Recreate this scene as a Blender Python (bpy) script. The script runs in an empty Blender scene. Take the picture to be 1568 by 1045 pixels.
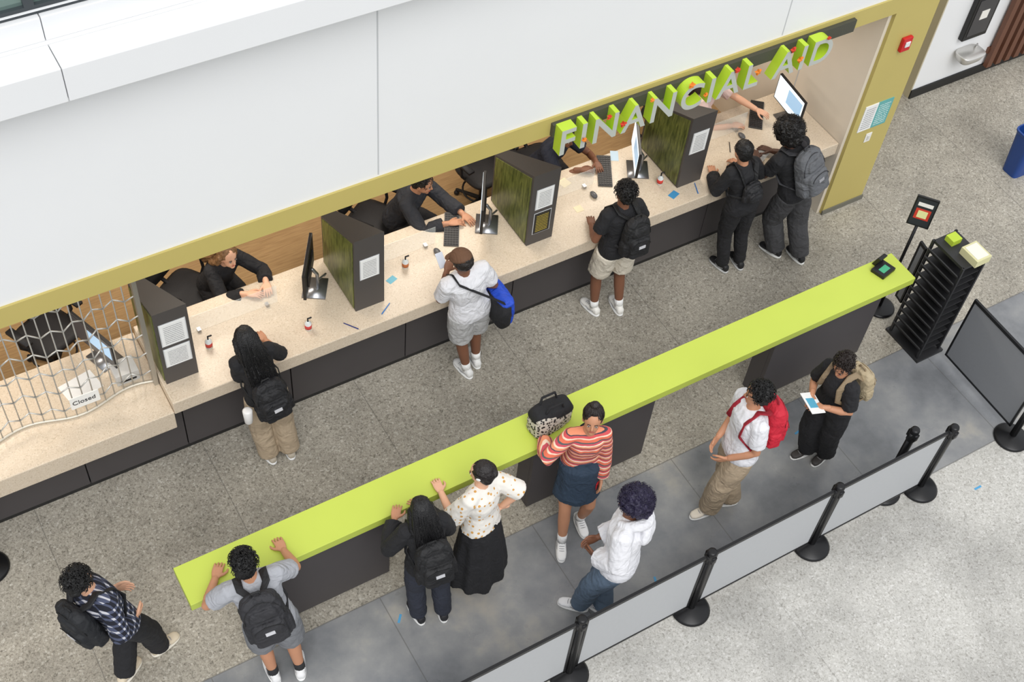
import bpy, math, random
import numpy as np
from mathutils import Vector, Matrix
random.seed(7)
ZOOM=None
D=bpy.data; SC=bpy.context.scene; COL=SC.collection
V3=Vector
# ------------------------------------------------------------ materials
def lin(c):
    return tuple(((x/255.)/12.92 if x/255.<=.04045 else ((x/255.+.055)/1.055)**2.4) for x in c)
MC={}
def mat(name,col,rough=.6,metal=0.,bump=0.,bscale=60.,var=0.,vscale=6.,emis=0.,trans=0.,alpha=1.,spec=.5,stretch=(1,1,1),fold=0.):
    if name in MC: return MC[name]
    m=D.materials.new(name); m.use_nodes=True; nt=m.node_tree; N=nt.nodes; L=nt.links
    b=N['Principled BSDF']; c=lin(col)
    b.inputs['Base Color'].default_value=(*c,1); b.inputs['Roughness'].default_value=rough
    b.inputs['Metallic'].default_value=metal; b.inputs['Specular IOR Level'].default_value=spec
    if trans: b.inputs['Transmission Weight'].default_value=trans
    if alpha<1: b.inputs['Alpha'].default_value=alpha
    if emis: b.inputs['Emission Color'].default_value=(*c,1); b.inputs['Emission Strength'].default_value=emis
    if var or bump:
        tc=N.new('ShaderNodeTexCoord'); mp=N.new('ShaderNodeMapping'); mp.inputs['Scale'].default_value=stretch
        L.new(tc.outputs['Object'],mp.inputs[0])
    if var:
        n=N.new('ShaderNodeTexNoise'); n.inputs['Scale'].default_value=vscale; n.inputs['Detail'].default_value=5
        L.new(mp.outputs[0],n.inputs['Vector'])
        mx=N.new('ShaderNodeMix'); mx.data_type='RGBA'
        mx.inputs[6].default_value=(*[max(0,x*(1-var)) for x in c],1); mx.inputs[7].default_value=(*[min(1,x*(1+var)) for x in c],1)
        L.new(n.outputs[0],mx.inputs[0]); L.new(mx.outputs[2],b.inputs['Base Color'])
    if bump:
        n=N.new('ShaderNodeTexNoise'); n.inputs['Scale'].default_value=bscale; n.inputs['Detail'].default_value=3
        L.new(mp.outputs[0],n.inputs['Vector'])
        bp=N.new('ShaderNodeBump'); bp.inputs['Strength'].default_value=bump; bp.inputs['Distance'].default_value=.01
        L.new(n.outputs[0],bp.inputs['Height']); L.new(bp.outputs[0],b.inputs['Normal'])
        if fold:
            n2=N.new('ShaderNodeTexNoise'); n2.inputs['Scale'].default_value=7; n2.inputs['Detail'].default_value=2; n2.inputs['Distortion'].default_value=1.6
            L.new(mp.outputs[0],n2.inputs['Vector'])
            b2=N.new('ShaderNodeBump'); b2.inputs['Strength'].default_value=fold; b2.inputs['Distance'].default_value=.05
            L.new(n2.outputs[0],b2.inputs['Height']); L.new(bp.outputs[0],b2.inputs['Normal']); L.new(b2.outputs[0],b.inputs['Normal'])
    MC[name]=m; return m
def nd(nt,t,**k):
    n=nt.nodes.new(t)
    for a,v in k.items(): setattr(n,a,v)
    return n
def pmat(name,rough=.7):
    m=D.materials.new(name); m.use_nodes=True; b=m.node_tree.nodes['Principled BSDF']; b.inputs['Roughness'].default_value=rough
    return m,m.node_tree,b
def math_(nt,op,a,b=None,c=None):
    n=nd(nt,'ShaderNodeMath',operation=op)
    for i,x in enumerate((a,b,c)):
        if x is None: continue
        if isinstance(x,(int,float)): n.inputs[i].default_value=x
        else: nt.links.new(x,n.inputs[i])
    return n.outputs[0]
def mix_(nt,f,a,b):
    n=nd(nt,'ShaderNodeMix',data_type='RGBA')
    for i,x in ((0,f),(6,a),(7,b)):
        if isinstance(x,tuple): n.inputs[i].default_value=(*lin(x),1)
        elif isinstance(x,(int,float)): n.inputs[i].default_value=x
        else: nt.links.new(x,n.inputs[i])
    return n.outputs[2]
def ramp_(nt,f,stops,const=False):
    n=nd(nt,'ShaderNodeValToRGB'); cr=n.color_ramp
    if const: cr.interpolation='CONSTANT'
    while len(cr.elements)<len(stops): cr.elements.new(.5)
    for e,(p,c) in zip(cr.elements,stops): e.position=p; e.color=(*lin(c),1)
    nt.links.new(f,n.inputs[0]); return n.outputs[0]

def floor_material():
    m,nt,b=pmat('floor_terrazzo',.38); L=nt.links
    g=nd(nt,'ShaderNodeNewGeometry'); sx=nd(nt,'ShaderNodeSeparateXYZ'); L.new(g.outputs['Position'],sx.inputs[0])
    x,y=sx.outputs[0],sx.outputs[1]
    strip=math_(nt,'COMPARE',y,3.955,.635); low=math_(nt,'LESS_THAN',y,3.32)
    vo=nd(nt,'ShaderNodeTexVoronoi'); vo.inputs['Scale'].default_value=62; L.new(g.outputs['Position'],vo.inputs['Vector'])
    sc=nd(nt,'ShaderNodeSeparateColor'); L.new(vo.outputs['Color'],sc.inputs[0])
    vo2=nd(nt,'ShaderNodeTexVoronoi'); vo2.inputs['Scale'].default_value=120; L.new(g.outputs['Position'],vo2.inputs['Vector'])
    sc2=nd(nt,'ShaderNodeSeparateColor'); L.new(vo2.outputs['Color'],sc2.inputs[0])
    tan=ramp_(nt,sc.outputs[0],[(0,(120,115,104)),(.12,(158,152,140)),(.35,(174,168,155)),(.62,(164,158,146)),(.82,(188,182,169)),(.94,(208,204,193))],True)
    tan2=ramp_(nt,sc2.outputs[1],[(0,(106,101,91)),(.14,(162,156,144)),(.5,(176,170,157)),(.85,(196,190,177))],True)
    tan=mix_(nt,.45,tan,tan2)
    gr=ramp_(nt,sc.outputs[0],[(0,(158,155,148)),(.12,(184,182,176)),(.4,(198,196,190)),(.65,(188,186,180)),(.85,(208,206,201)),(.95,(220,218,214))],True)
    gr2=ramp_(nt,sc2.outputs[1],[(0,(148,145,138)),(.14,(188,186,180)),(.5,(198,196,190)),(.85,(208,206,202))],True)
    gr=mix_(nt,.45,gr,gr2)
    n1=nd(nt,'ShaderNodeTexNoise'); n1.inputs['Scale'].default_value=1.1; n1.inputs['Detail'].default_value=6; n1.inputs['Roughness'].default_value=.6; L.new(g.outputs['Position'],n1.inputs['Vector'])
    n2=nd(nt,'ShaderNodeTexNoise'); n2.inputs['Scale'].default_value=3.2; n2.inputs['Detail'].default_value=8; L.new(g.outputs['Position'],n2.inputs['Vector'])
    st=ramp_(nt,n1.outputs[0],[(.30,(114,117,121)),(.46,(138,140,143)),(.58,(154,154,153)),(.68,(180,174,163))])  # cloudy concrete tones; the warm light stop paints in reflection spots
    st=mix_(nt,math_(nt,'MULTIPLY',n2.outputs[0],.35),st,(126,129,134))
    c=mix_(nt,low,tan,gr); c=mix_(nt,strip,c,st)
    mottle=ramp_(nt,n1.outputs[0],[(.35,(222,222,222)),(.6,(255,255,255))])  # random large-scale tone variation over the whole floor
    mm=nd(nt,'ShaderNodeMix',data_type='RGBA',blend_type='MULTIPLY'); mm.inputs[0].default_value=1
    L.new(c,mm.inputs[6]); L.new(mottle,mm.inputs[7]); c=mm.outputs[2]
    ja=math_(nt,'LESS_THAN',math_(nt,'PINGPONG',math_(nt,'SUBTRACT',x,1.56),.755),.004)
    ja=math_(nt,'MULTIPLY',ja,math_(nt,'GREATER_THAN',y,4.6))
    jb=math_(nt,'LESS_THAN',math_(nt,'PINGPONG',math_(nt,'SUBTRACT',x,2.27),.745),.0045)
    jb=math_(nt,'MULTIPLY',jb,strip)
    jl=math_(nt,'LESS_THAN',math_(nt,'PINGPONG',math_(nt,'SUBTRACT',x,5.25),1.49),.004)
    jl=math_(nt,'MULTIPLY',math_(nt,'MULTIPLY',jl,low),.5)
    jc=math_(nt,'COMPARE',y,3.32,.006); jd=math_(nt,'COMPARE',y,4.59,.006)
    j=math_(nt,'MINIMUM',math_(nt,'ADD',math_(nt,'ADD',ja,jb),math_(nt,'ADD',math_(nt,'ADD',jc,jd),jl)),1)
    c=mix_(nt,math_(nt,'MULTIPLY',j,.5),c,(84,82,78))
    L.new(c,b.inputs['Base Color'])
    r=math_(nt,'MULTIPLY_ADD',n2.outputs[0],.25,.28); r=math_(nt,'SUBTRACT',r,math_(nt,'MULTIPLY',strip,.10)); L.new(r,b.inputs['Roughness'])
    return m
def wood_material(name,a,bb,scale=(1,14,14),rough=.5,lines=True):
    m,nt,b=pmat(name,rough); L=nt.links
    tc=nd(nt,'ShaderNodeTexCoord'); mp=nd(nt,'ShaderNodeMapping'); mp.inputs['Scale'].default_value=scale
    L.new(tc.outputs['Object'],mp.inputs[0])
    n=nd(nt,'ShaderNodeTexNoise'); n.inputs['Scale'].default_value=3; n.inputs['Detail'].default_value=7; n.inputs['Distortion'].default_value=.6
    L.new(mp.outputs[0],n.inputs['Vector'])
    c=ramp_(nt,n.outputs[0],[(.3,a),(.7,bb)]); L.new(c,b.inputs['Base Color']); return m
def stripes_material():
    m,nt,b=pmat('striped_knit',.85); L=nt.links
    tc=nd(nt,'ShaderNodeTexCoord'); sx=nd(nt,'ShaderNodeSeparateXYZ'); L.new(tc.outputs['Object'],sx.inputs[0])
    f=math_(nt,'FRACT',math_(nt,'MULTIPLY',sx.outputs[2],9.))
    c=ramp_(nt,f,[(0,(222,112,84)),(.2,(238,206,184)),(.30,(206,82,84)),(.44,(70,66,78)),(.50,(228,144,108)),(.66,(240,214,190)),(.76,(200,80,92)),(.90,(84,92,92))],True)
    L.new(c,b.inputs['Base Color']); return m
def plaid_material():
    m,nt,b=pmat('plaid_flannel',.9); L=nt.links
    tc=nd(nt,'ShaderNodeTexCoord'); sx=nd(nt,'ShaderNodeSeparateXYZ'); L.new(tc.outputs['Object'],sx.inputs[0])
    a=math_(nt,'LESS_THAN',math_(nt,'FRACT',math_(nt,'MULTIPLY',math_(nt,'ADD',sx.outputs[0],sx.outputs[1]),17.)),.66)
    z=math_(nt,'LESS_THAN',math_(nt,'FRACT',math_(nt,'MULTIPLY',sx.outputs[2],17.)),.66)
    c=ramp_(nt,math_(nt,'MULTIPLY',math_(nt,'ADD',a,z),.5),[(0,(190,190,196)),(.3,(70,76,98)),(.8,(22,24,36))],True)
    L.new(c,b.inputs['Base Color']); return m
def polka_material():
    m,nt,b=pmat('polka_dot_cotton',.85); L=nt.links
    tc=nd(nt,'ShaderNodeTexCoord'); vo=nd(nt,'ShaderNodeTexVoronoi'); vo.inputs['Scale'].default_value=22; vo.inputs['Randomness'].default_value=.55
    L.new(tc.outputs['Object'],vo.inputs['Vector'])
    c=mix_(nt,math_(nt,'LESS_THAN',vo.outputs['Distance'],.25),(230,226,218),(206,156,84))
    L.new(c,b.inputs['Base Color']); return m
def paper_material(name='printed_paper',base=(238,238,236),ink=(120,120,124),axis=2,freq=55):
    m,nt,b=pmat(name,.7); L=nt.links
    tc=nd(nt,'ShaderNodeTexCoord'); sx=nd(nt,'ShaderNodeSeparateXYZ'); L.new(tc.outputs['Generated'],sx.inputs[0])
    z=sx.outputs[axis]; x=sx.outputs[0]
    ln=math_(nt,'LESS_THAN',math_(nt,'FRACT',math_(nt,'MULTIPLY',z,12.)),.38)
    n=nd(nt,'ShaderNodeTexNoise'); n.inputs['Scale'].default_value=freq; L.new(tc.outputs['Generated'],n.inputs['Vector'])
    w=math_(nt,'GREATER_THAN',n.outputs[0],.45)
    ins=math_(nt,'MULTIPLY',math_(nt,'COMPARE',x,.5,.38),math_(nt,'COMPARE',z,.5,.42))
    c=mix_(nt,math_(nt,'MULTIPLY',math_(nt,'MULTIPLY',ln,w),ins),base,ink); L.new(c,b.inputs['Base Color']); return m

M_FLOOR=floor_material()
M_WHITE=mat('white_painted_panel',(236,237,238),.45,var=.015,vscale=2)
M_SEAM=mat('panel_seam',(194,196,198),.7)
M_OLIVE=mat('olive_yellow_paint',(192,176,104),.5,var=.04,vscale=3)
M_LIME=mat('lime_laminate',(190,206,84),.38,var=.03,vscale=4)
M_DARKP=mat('charcoal_laminate',(72,68,69),.55,var=.06,vscale=5)
M_BLACK=mat('black_plastic',(22,22,24),.42)
M_BLACKM=mat('black_powder_coat',(26,26,28),.35,metal=.3)
M_METAL=mat('brushed_steel',(190,190,192),.3,metal=1)
def quartz():
    m,nt,b=pmat('beige_quartz',.35); L=nt.links
    g=nd(nt,'ShaderNodeNewGeometry'); vo=nd(nt,'ShaderNodeTexVoronoi'); vo.inputs['Scale'].default_value=120; L.new(g.outputs['Position'],vo.inputs['Vector'])
    sc=nd(nt,'ShaderNodeSeparateColor'); L.new(vo.outputs['Color'],sc.inputs[0])
    c=ramp_(nt,sc.outputs[0],[(0,(194,178,154)),(.06,(210,194,172)),(.5,(215,200,179)),(.8,(208,191,168)),(.95,(220,207,188))],True)
    L.new(c,b.inputs['Base Color']); return m
M_QUARTZ=quartz()
M_GREENW=wood_material('green_resin_wood',(56,66,26),(120,126,64),(3,14,2.2),.35)
M_WOODF=wood_material('light_wood_laminate',(166,134,94),(194,162,118),(1.5,22,1),.45)
M_INT=mat('warm_interior_wall',(226,216,200),.6,var=.03)
M_PAPER=paper_material()
M_GLASS=mat('clear_acrylic',(235,245,245),.03,alpha=.16)
M_SCREENP=mat('frosted_panel_fabric',(176,178,180),.6,var=.04,vscale=30)
M_SCREEND=mat('grey_panel_fabric',(134,136,140),.6,var=.04,vscale=30)

# ------------------------------------------------------------ mesh accumulators
class Acc:
    def __init__(s): s.V=[]; s.F=[]; s.M=[]
    def add(s,v,f,m=0):
        o=len(s.V); s.V+= [tuple(p) for p in v]; s.F+= [tuple(i+o for i in q) for q in f]; s.M+=[m]*len(f)
    def loft(s,C,U,W,n=16,p=2.,m=0,rip=None):
        v=[];k=len(C)
        for i in range(k):
            for j in range(n):
                a=2*math.pi*j/n; ca,sa=math.cos(a),math.sin(a)
                x=math.copysign(abs(ca)**(2/p),ca); y=math.copysign(abs(sa)**(2/p),sa)
                q=1. if rip is None else 1+rip(i,a)
                v.append(C[i]+U[i]*x*q+W[i]*y*q)
        f=[]
        for i in range(k-1):
            for j in range(n):
                a=i*n+j;b=i*n+(j+1)%n; f.append((a,b,b+n,a+n))
        v.append(C[0]);v.append(C[-1]); a0=k*n
        for j in range(n):
            f.append((a0,(j+1)%n,j)); f.append((a0+1,(k-1)*n+j,(k-1)*n+(j+1)%n))
        s.add(v,f,m)
    def tube(s,P,R,n=10,round_=True,m=0,flat=None,up=None):
        P=[V3(p) for p in P]
        if not isinstance(R,(list,tuple)): R=[R]*len(P)
        P=list(P);R=list(R)
        t0=(P[1]-P[0]).normalized(); t1=(P[-1]-P[-2]).normalized()
        if round_:
            P=[P[0]-t0*R[0]*.85,P[0]-t0*R[0]*.5]+P+[P[-1]+t1*R[-1]*.5,P[-1]+t1*R[-1]*.85]
            R=[R[0]*.5,R[0]*.86]+R+[R[-1]*.86,R[-1]*.5]
        U=[];W=[];pu=None
        for i in range(len(P)):
            t=(P[min(i+1,len(P)-1)]-P[max(i-1,0)]).normalized()
            if pu is None:
                a=V3(up) if up is not None else (V3((0,0,1)) if abs(t.z)<.9 else V3((1,0,0)))
                pu=a
            uu=(pu-t*pu.dot(t))
            if uu.length<1e-5: uu=V3((1,0,0)).cross(t)
            uu.normalize(); pu=uu
            ww=t.cross(uu)
            U.append(uu*R[i]*(flat if flat else 1)); W.append(ww*R[i])
        s.loft(P,U,W,n,m=m)
    def ell(s,c,a,b,d,n=14,k=9,m=0):
        v=[c+d];f=[]
        for i in range(1,k):
            ph=math.pi*i/k
            for j in range(n):
                th=2*math.pi*j/n
                v.append(c+a*math.sin(ph)*math.cos(th)+b*math.sin(ph)*math.sin(th)+d*math.cos(ph))
        v.append(c-d)
        for j in range(n): f.append((0,1+j,1+(j+1)%n))
        for i in range(k-2):
            for j in range(n):
                p=1+i*n+j;q=1+i*n+(j+1)%n; f.append((p,p+n,q+n,q))
        L=len(v)-1
        for j in range(n): f.append((L,L-n+(j+1)%n,L-n+j))
        s.add(v,f,m)
    def box(s,x0,x1,y0,y1,z0,z1,m=0):
        v=[(x,y,z) for z in (z0,z1) for y in (y0,y1) for x in (x0,x1)]
        s.add(v,[(0,2,3,1),(4,5,7,6),(0,1,5,4),(2,6,7,3),(0,4,6,2),(1,3,7,5)],m)
    def obox(s,c,a,b,d,m=0):
        v=[c+a*i+b*j+d*k for k in (-1,1) for j in (-1,1) for i in (-1,1)]
        s.add(v,[(0,2,3,1),(4,5,7,6),(0,1,5,4),(2,6,7,3),(0,4,6,2),(1,3,7,5)],m)
def empty(name,loc=(0,0,0)):
    e=D.objects.new(name,None); e.location=loc; e.empty_display_size=.1; COL.objects.link(e); return e
TX={}
def ctex(sc):
    if sc not in TX:
        t=D.textures.new('clouds%g'%sc,'CLOUDS'); t.noise_scale=sc; t.noise_depth=2; TX[sc]=t
    return TX[sc]
import bmesh
def fin(name,acc,mats,parent=None,voxel=None,smooth=True,sm=3,disp=None,bevel=0.,loc=None):
    me=D.meshes.new(name); me.from_pydata(acc.V,[],acc.F); 
    if not isinstance(mats,(list,tuple)): mats=[mats]
    for m in mats: me.materials.append(m)
    if len(mats)>1 and not voxel: me.polygons.foreach_set('material_index',acc.M)
    if not voxel:
        bm=bmesh.new(); bm.from_mesh(me); bmesh.ops.recalc_face_normals(bm,faces=bm.faces); bm.to_mesh(me); bm.free()
    ob=D.objects.new(name,me); COL.objects.link(ob)
    if loc is not None: ob.location=loc
    if bevel:
        b=ob.modifiers.new('bevel','BEVEL'); b.width=bevel; b.segments=2; b.limit_method='ANGLE'
    if voxel:
        r=ob.modifiers.new('r','REMESH'); r.mode='VOXEL'; r.voxel_size=voxel
        if sm:
            q=ob.modifiers.new('s','SMOOTH'); q.factor=.5; q.iterations=sm
        for (sc,st) in (disp or []):
            d=ob.modifiers.new('d','DISPLACE'); d.texture=ctex(sc); d.strength=st; d.mid_level=.5; d.texture_coords='LOCAL'
        dg=bpy.context.evaluated_depsgraph_get(); ne=D.meshes.new_from_object(ob.evaluated_get(dg))
        ob.modifiers.clear(); ob.data=ne; D.meshes.remove(me); ne.name=name; me=ne
        if not me.materials: me.materials.append(mats[0])
    if smooth: me.polygons.foreach_set('use_smooth',[True]*len(me.polygons))
    if parent is not None: ob.parent=parent
    return ob
def boxo(name,x0,x1,y0,y1,z0,z1,m,parent=None,bevel=0.):
    a=Acc(); cx,cy,cz=(x0+x1)/2,(y0+y1)/2,(z0+z1)/2
    a.box(x0-cx,x1-cx,y0-cy,y1-cy,z0-cz,z1-cz)
    p=V3((cx,cy,cz))
    if parent is not None: p=p-parent.location
    return fin(name,a,m,parent,smooth=False,bevel=bevel,loc=p)

# ------------------------------------------------------------ room
boxo('floor',-6,16,-3,12,-.1,0,M_FLOOR)
boxo('floor_wood_office',-3,8.47,7.0,11,0.0,.012,M_WOODF)
boxo('wall_fascia',-3,9.06,6.43,6.75,2.88,4.88,M_WHITE)
boxo('trim_fascia_seam',3.195,3.205,6.427,6.43,2.9,4.63,M_SEAM)
boxo('trim_fascia_seam_right',7.095,7.105,6.427,6.43,2.9,4.63,M_SEAM)
boxo('trim_olive_band',-3,8.51,6.41,6.75,2.69,2.88,M_OLIVE)
led=empty('parapet_ledge',(3,6.3,4.7))
for i,(a,b) in enumerate(((-3,-1.4),(-1.395,1.065),(1.07,3.5),(3.505,6),(6.005,9.06))):
    boxo('ledge_panel_%d'%i,a,b,6.19,6.428,4.63,4.88,M_WHITE,led,.006)
    boxo('upstand_panel_%d'%i,a,b,6.46,6.8,4.881,5.05,M_WHITE,led,.006)
w=empty('window_1',(2,6.6,5.2))
boxo('frame',-3,9,6.5,6.6,5.05,5.11,mat('dark_window_frame',(60,66,70),.4),w)
boxo('frame_bead',-3,9,6.49,6.5,5.075,5.085,M_WHITE,w)
boxo('glass',-3,9,6.53,6.55,5.11,5.6,mat('tinted_glass',(126,148,142),.08,metal=.4),w)
boxo('mullion',1.0,1.06,6.5,6.6,5.11,5.6,mat('dark_window_frame',(60,66,70),.4),w)
# pillar and jamb
boxo('wall_pillar',8.51,9.06,6.43,7.1,0,2.88,M_OLIVE)
boxo('wall_jamb',8.47,8.51,6.47,11,0,2.69,M_INT)
boxo('trim_jamb_panel_seam',8.466,8.47,7.3,7.31,1.0,2.69,M_SEAM)
boxo('wall_back_office',-3,8.47,11,11.1,0,2.72,M_INT)
boxo('wall_side_office',-3.1,-3,6.75,11.1,0,5,M_INT)
boxo('ceiling_office',-3,8.47,6.75,11,2.72,2.86,M_INT)
boxo('wall_pillar_back',8.51,9.06,7.1,11,0,5.2,M_OLIVE)
boxo('wall_right',10.68,16,7.47,7.7,0,5.7,M_WHITE)
boxo('wall_right_return',10.66,10.68,7.47,11,0,5,mat('beige_return',(196,186,160),.6))
boxo('baseboard_right',10.66,16,7.45,7.47,0,.12,M_BLACK)
boxo('wall_corridor_end',9.06,10.66,11,11.1,0,5,M_INT)
boxo('baseboard_pillar',8.5,9.07,6.415,6.43,0,.06,mat('grey_rubber',(110,108,98),.6))

# unseen ceiling boxes and area lamps, added to light the office
for i,x in enumerate((-.5,2,4.5,7)):
    fx=boxo('added_light_box' ,x-.6,x+.6,8.2,8.5,2.66,2.72,mat('diffuser_white',(240,240,235),.6))
    l=D.lights.new('office_fill','AREA'); l.shape='RECTANGLE'; l.size=1.2; l.size_y=.5; l.energy=30; l.color=(1,.91,.80)
    o=D.objects.new('office_fill_lamp_%d'%i,l); COL.objects.link(o); o.location=(x,8.1,2.6)
    o.rotation_euler=(math.radians(-8),0,0)

# ------------------------------------------------------------ service counter
ct=empty('service_counter',(4.9,6.9,0))
boxo('countertop',1.34,8.466,6.50,7.42,.85,1.0,M_QUARTZ,ct,.008)
boxo('countertop_low_section',-2.98,1.338,6.50,7.46,.66,.88,M_QUARTZ,ct,.008)
for i,(a,b) in enumerate(((-2.98,-1.2),(-1.19,.55),(.56,1.44),(1.45,2.45),(2.46,3.6),(3.61,4.75),(4.76,5.9),(5.91,7.05),(7.06,8.466))):
    boxo('front_panel_%d'%i,a,b,6.70,6.75,.07,.85 if a>1.4 else .66,M_DARKP,ct,.003)
boxo('toe_kick',-2.98,8.466,6.72,6.78,0,.07,M_BLACK,ct)
boxo('carcass',-2.98,8.466,6.76,7.2,.05,.655,M_DARKP,ct)

# dividers
def divider(x0,papers):
    e=empty('counter_divider',(x0,6.71,1.0))
    a=Acc(); h1,h2,dp=.90,.60,.66; w1,w2=.28,.14
    v=[(0,0,.001),(w1,0,.001),(w2,dp,.001),(0,dp,.001),(0,0,h1),(w1,0,h1),(w2,dp,h2),(0,dp,h2)]
    a.add(v,[(0,3,2,1),(0,1,5,4),(1,2,6,5),(2,3,7,6),(0,4,7,3)]); a.add(v,[(4,5,6,7)],1)
    fin('charcoal_body',a,[mat('divider_grey',(76,72,70),.5),mat('divider_top',(50,48,47),.5)],e,smooth=False)
    a=Acc(); t=.03; x=-.008
    v=[(x,t,.02),(x,dp-t,.02),(x,dp-t,h2-.01),(x,t,h1-.045)]
    v2=[(0.004,p[1],p[2]) for p in v]
    a.add(v+v2,[(0,1,2,3),(7,6,5,4),(0,4,5,1),(1,5,6,2),(2,6,7,3),(3,7,4,0)])
    fin('green_resin_side',a,M_GREENW,e,smooth=False)
    for k,(z,ww,hh,c) in enumerate(papers):
        boxo('notice_%d'%k,x0+w1/2-ww/2,x0+w1/2+ww/2,6.704,6.7095,1+z-hh/2,1+z+hh/2,c,e)
        boxo('notice_frame_%d'%k,x0+w1/2-ww/2-.008,x0+w1/2+ww/2+.008,6.7075,6.7105,1+z-hh/2-.008,1+z+hh/2+.008,mat('acrylic_frame',(200,202,204),.2),e)
    return e
M_BLKYEL=paper_material('black_yellow_notice',(40,38,34),(214,190,60))
divider(1.37,[(.62,.21,.26,M_PAPER),(.33,.21,.22,M_PAPER)])
divider(3.11,[(.52,.17,.24,M_PAPER)])
divider(4.86,[(.58,.17,.24,M_PAPER),(.27,.17,.26,M_BLKYEL)])
divider(6.58,[(.56,.17,.26,M_PAPER)])
for i,(a,b) in enumerate(((1.72,2.55),(3.42,4.12),(5.2,5.86),(6.9,7.7))):
    e=empty('acrylic_screen',(a,7.12,1.0))
    boxo('pane',a,b,7.117,7.123,1.0,1.22,M_GLASS,e)
    for x in (a+.1,b-.1): boxo('clip_%g'%x,x-.015,x+.015,7.10,7.14,1.0,1.03,M_METAL,e)

# ------------------------------------------------------------ sign
sg=empty('financial_aid_sign',(6.2,6.34,2.7))
boxo('mounting_strip',4.74,7.93,6.37,6.41,2.70,2.83,mat('dark_mesh_strip',(74,74,64),.6,bump=.5,bscale=200),sg)
cu=D.curves.new('letters','FONT'); cu.body='FINANCIAL AID'; cu.extrude=.18; cu.size=1; cu.offset=.014; cu.space_character=1.2
to=D.objects.new('letters_tmp',cu); COL.objects.link(to)
me=D.meshes.new_from_object(to.evaluated_get(bpy.context.evaluated_depsgraph_get())); D.objects.remove(to)
co=np.empty(len(me.vertices)*3); me.vertices.foreach_get('co',co); co=co.reshape(-1,3)
mn,mx=co.min(0),co.max(0); t=(co-mn)/(mx-mn)
co2=np.stack([4.76+t[:,0]*2.84, 6.37-t[:,2]*.10, 2.57+t[:,1]*.275],1)-np.array([6.2,6.34,2.7])
me.vertices.foreach_set('co',co2.ravel()); me.update()
me.materials.clear(); me.materials.append(mat('letter_face',(186,190,184),.45)); me.materials.append(mat('letter_lime_side',(186,216,56),.4))
for p in me.polygons: p.material_index=0 if p.normal.y<-.8 else 1; p.use_smooth=False
ob=D.objects.new('letters',me); COL.objects.link(ob); ob.parent=sg
rd=random.Random(3); a=Acc()
for x,z in ((4.98,2.68),(5.2,2.84),(5.36,2.7),(5.62,2.86),(6.02,2.87),(6.2,2.7),(6.5,2.86),(6.75,2.75),(7.1,2.87),(7.22,2.72),(7.5,2.86)):
    c=V3((x-6.2,6.245-6.34,z-2.7)); r=rd.uniform(.018,.034); n=10; off=rd.uniform(0,6)
    v=[c+V3((0,-.008,0))]
    for k in range(n):
        q=r*(1 if k%2==0 else .42); an=off+2*math.pi*k/n
        v.append(c+V3((q*math.cos(an),rd.uniform(-.006,.004),q*math.sin(an))))
    v+=[p+V3((0,.02,0)) for p in v]
    f=[(0,1+k,1+(k+1)%n) for k in range(n)]+[(n+1,n+2+(k+1)%n,n+2+k) for k in range(n)]+[(1+k,n+2+k,n+2+(k+1)%n,1+(k+1)%n) for k in range(n)]
    a.add(v,f,rd.choice((0,0,1)))
fin('paper_leaves',a,[mat('red_paper',(206,60,36),.7),mat('orange_paper',(232,130,40),.7)],sg,smooth=False)

# ------------------------------------------------------------ folding grille
def grille():
    e=empty('side_folding_grille',(0,6.86,.88)); a=Acc()
    yy=lambda x: .045*math.sin(x*7.)
    xs=np.arange(-2.6,1.33,.085)
    for i,x in enumerate(xs):
        a.tube([(x,yy(x),0),(x,yy(x),1.82)],.0055,6,False)
    for r_,z in enumerate(np.arange(.12,1.8,.24)):
        for i in range(len(xs)-1):
            zz=z+(.0 if i%2 else .06); z2=z+(.06 if i%2 else .0)
            a.tube([(xs[i],yy(xs[i])-.006,zz),(xs[i+1],yy(xs[i+1])-.006,z2)],.0065,6,False)
    fin('rods_and_links',a,mat('grille_aluminium',(200,200,196),.4,metal=.5),e)
    b=Acc(); X=np.arange(-2.6,1.34,.04)
    P=[V3((x,yy(x),.014)) for x in X]; b.tube(P,.013,6,False)
    fin('bottom_track',b,mat('grille_track',(206,200,186),.4,metal=.4),e)
    boxo('lead_post',1.295,1.332,6.83,6.89,.881,2.69,mat('grille_post',(180,176,166),.35,metal=.6),e)
    boxo('closed_sign',.60,.84,6.795,6.802,1.02,1.16,mat('white_card',(236,236,232),.6),e)
    cu=D.curves.new('closed_text','FONT'); cu.body='Closed'; cu.size=.068; cu.extrude=.001
    t=D.objects.new('closed_text',cu); COL.objects.link(t); t.data.materials.append(M_BLACK); t.parent=e
    t.rotation_euler=(math.radians(90),0,0); t.location=(.615,6.793-6.86,1.07-.88)
grille()

# ------------------------------------------------------------ lime ledge
lc=empty('lime_queue_counter',(4.3,4.85,0))
boxo('lime_top',.78,7.89,4.69,5.04,.985,1.07,M_LIME,lc,.004)
for i,(a,b) in enumerate(((1.42,2.45),(3.80,5.03),(6.35,7.62))):
    boxo('support_panel_%d'%i,a,b,4.76,4.80,.02,.985,M_DARKP,lc,.004)
    boxo('support_side_%d'%i,a,a+.05,4.80,4.97,.02,.985,M_DARKP,lc,.004)
    boxo('support_back_%d'%i,a+.05,b,4.93,4.97,.02,.985,M_DARKP,lc,.004)
    boxo('plinth_%d'%i,a+.02,b-.02,4.78,4.95,0,.02,M_BLACK,lc)

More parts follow.
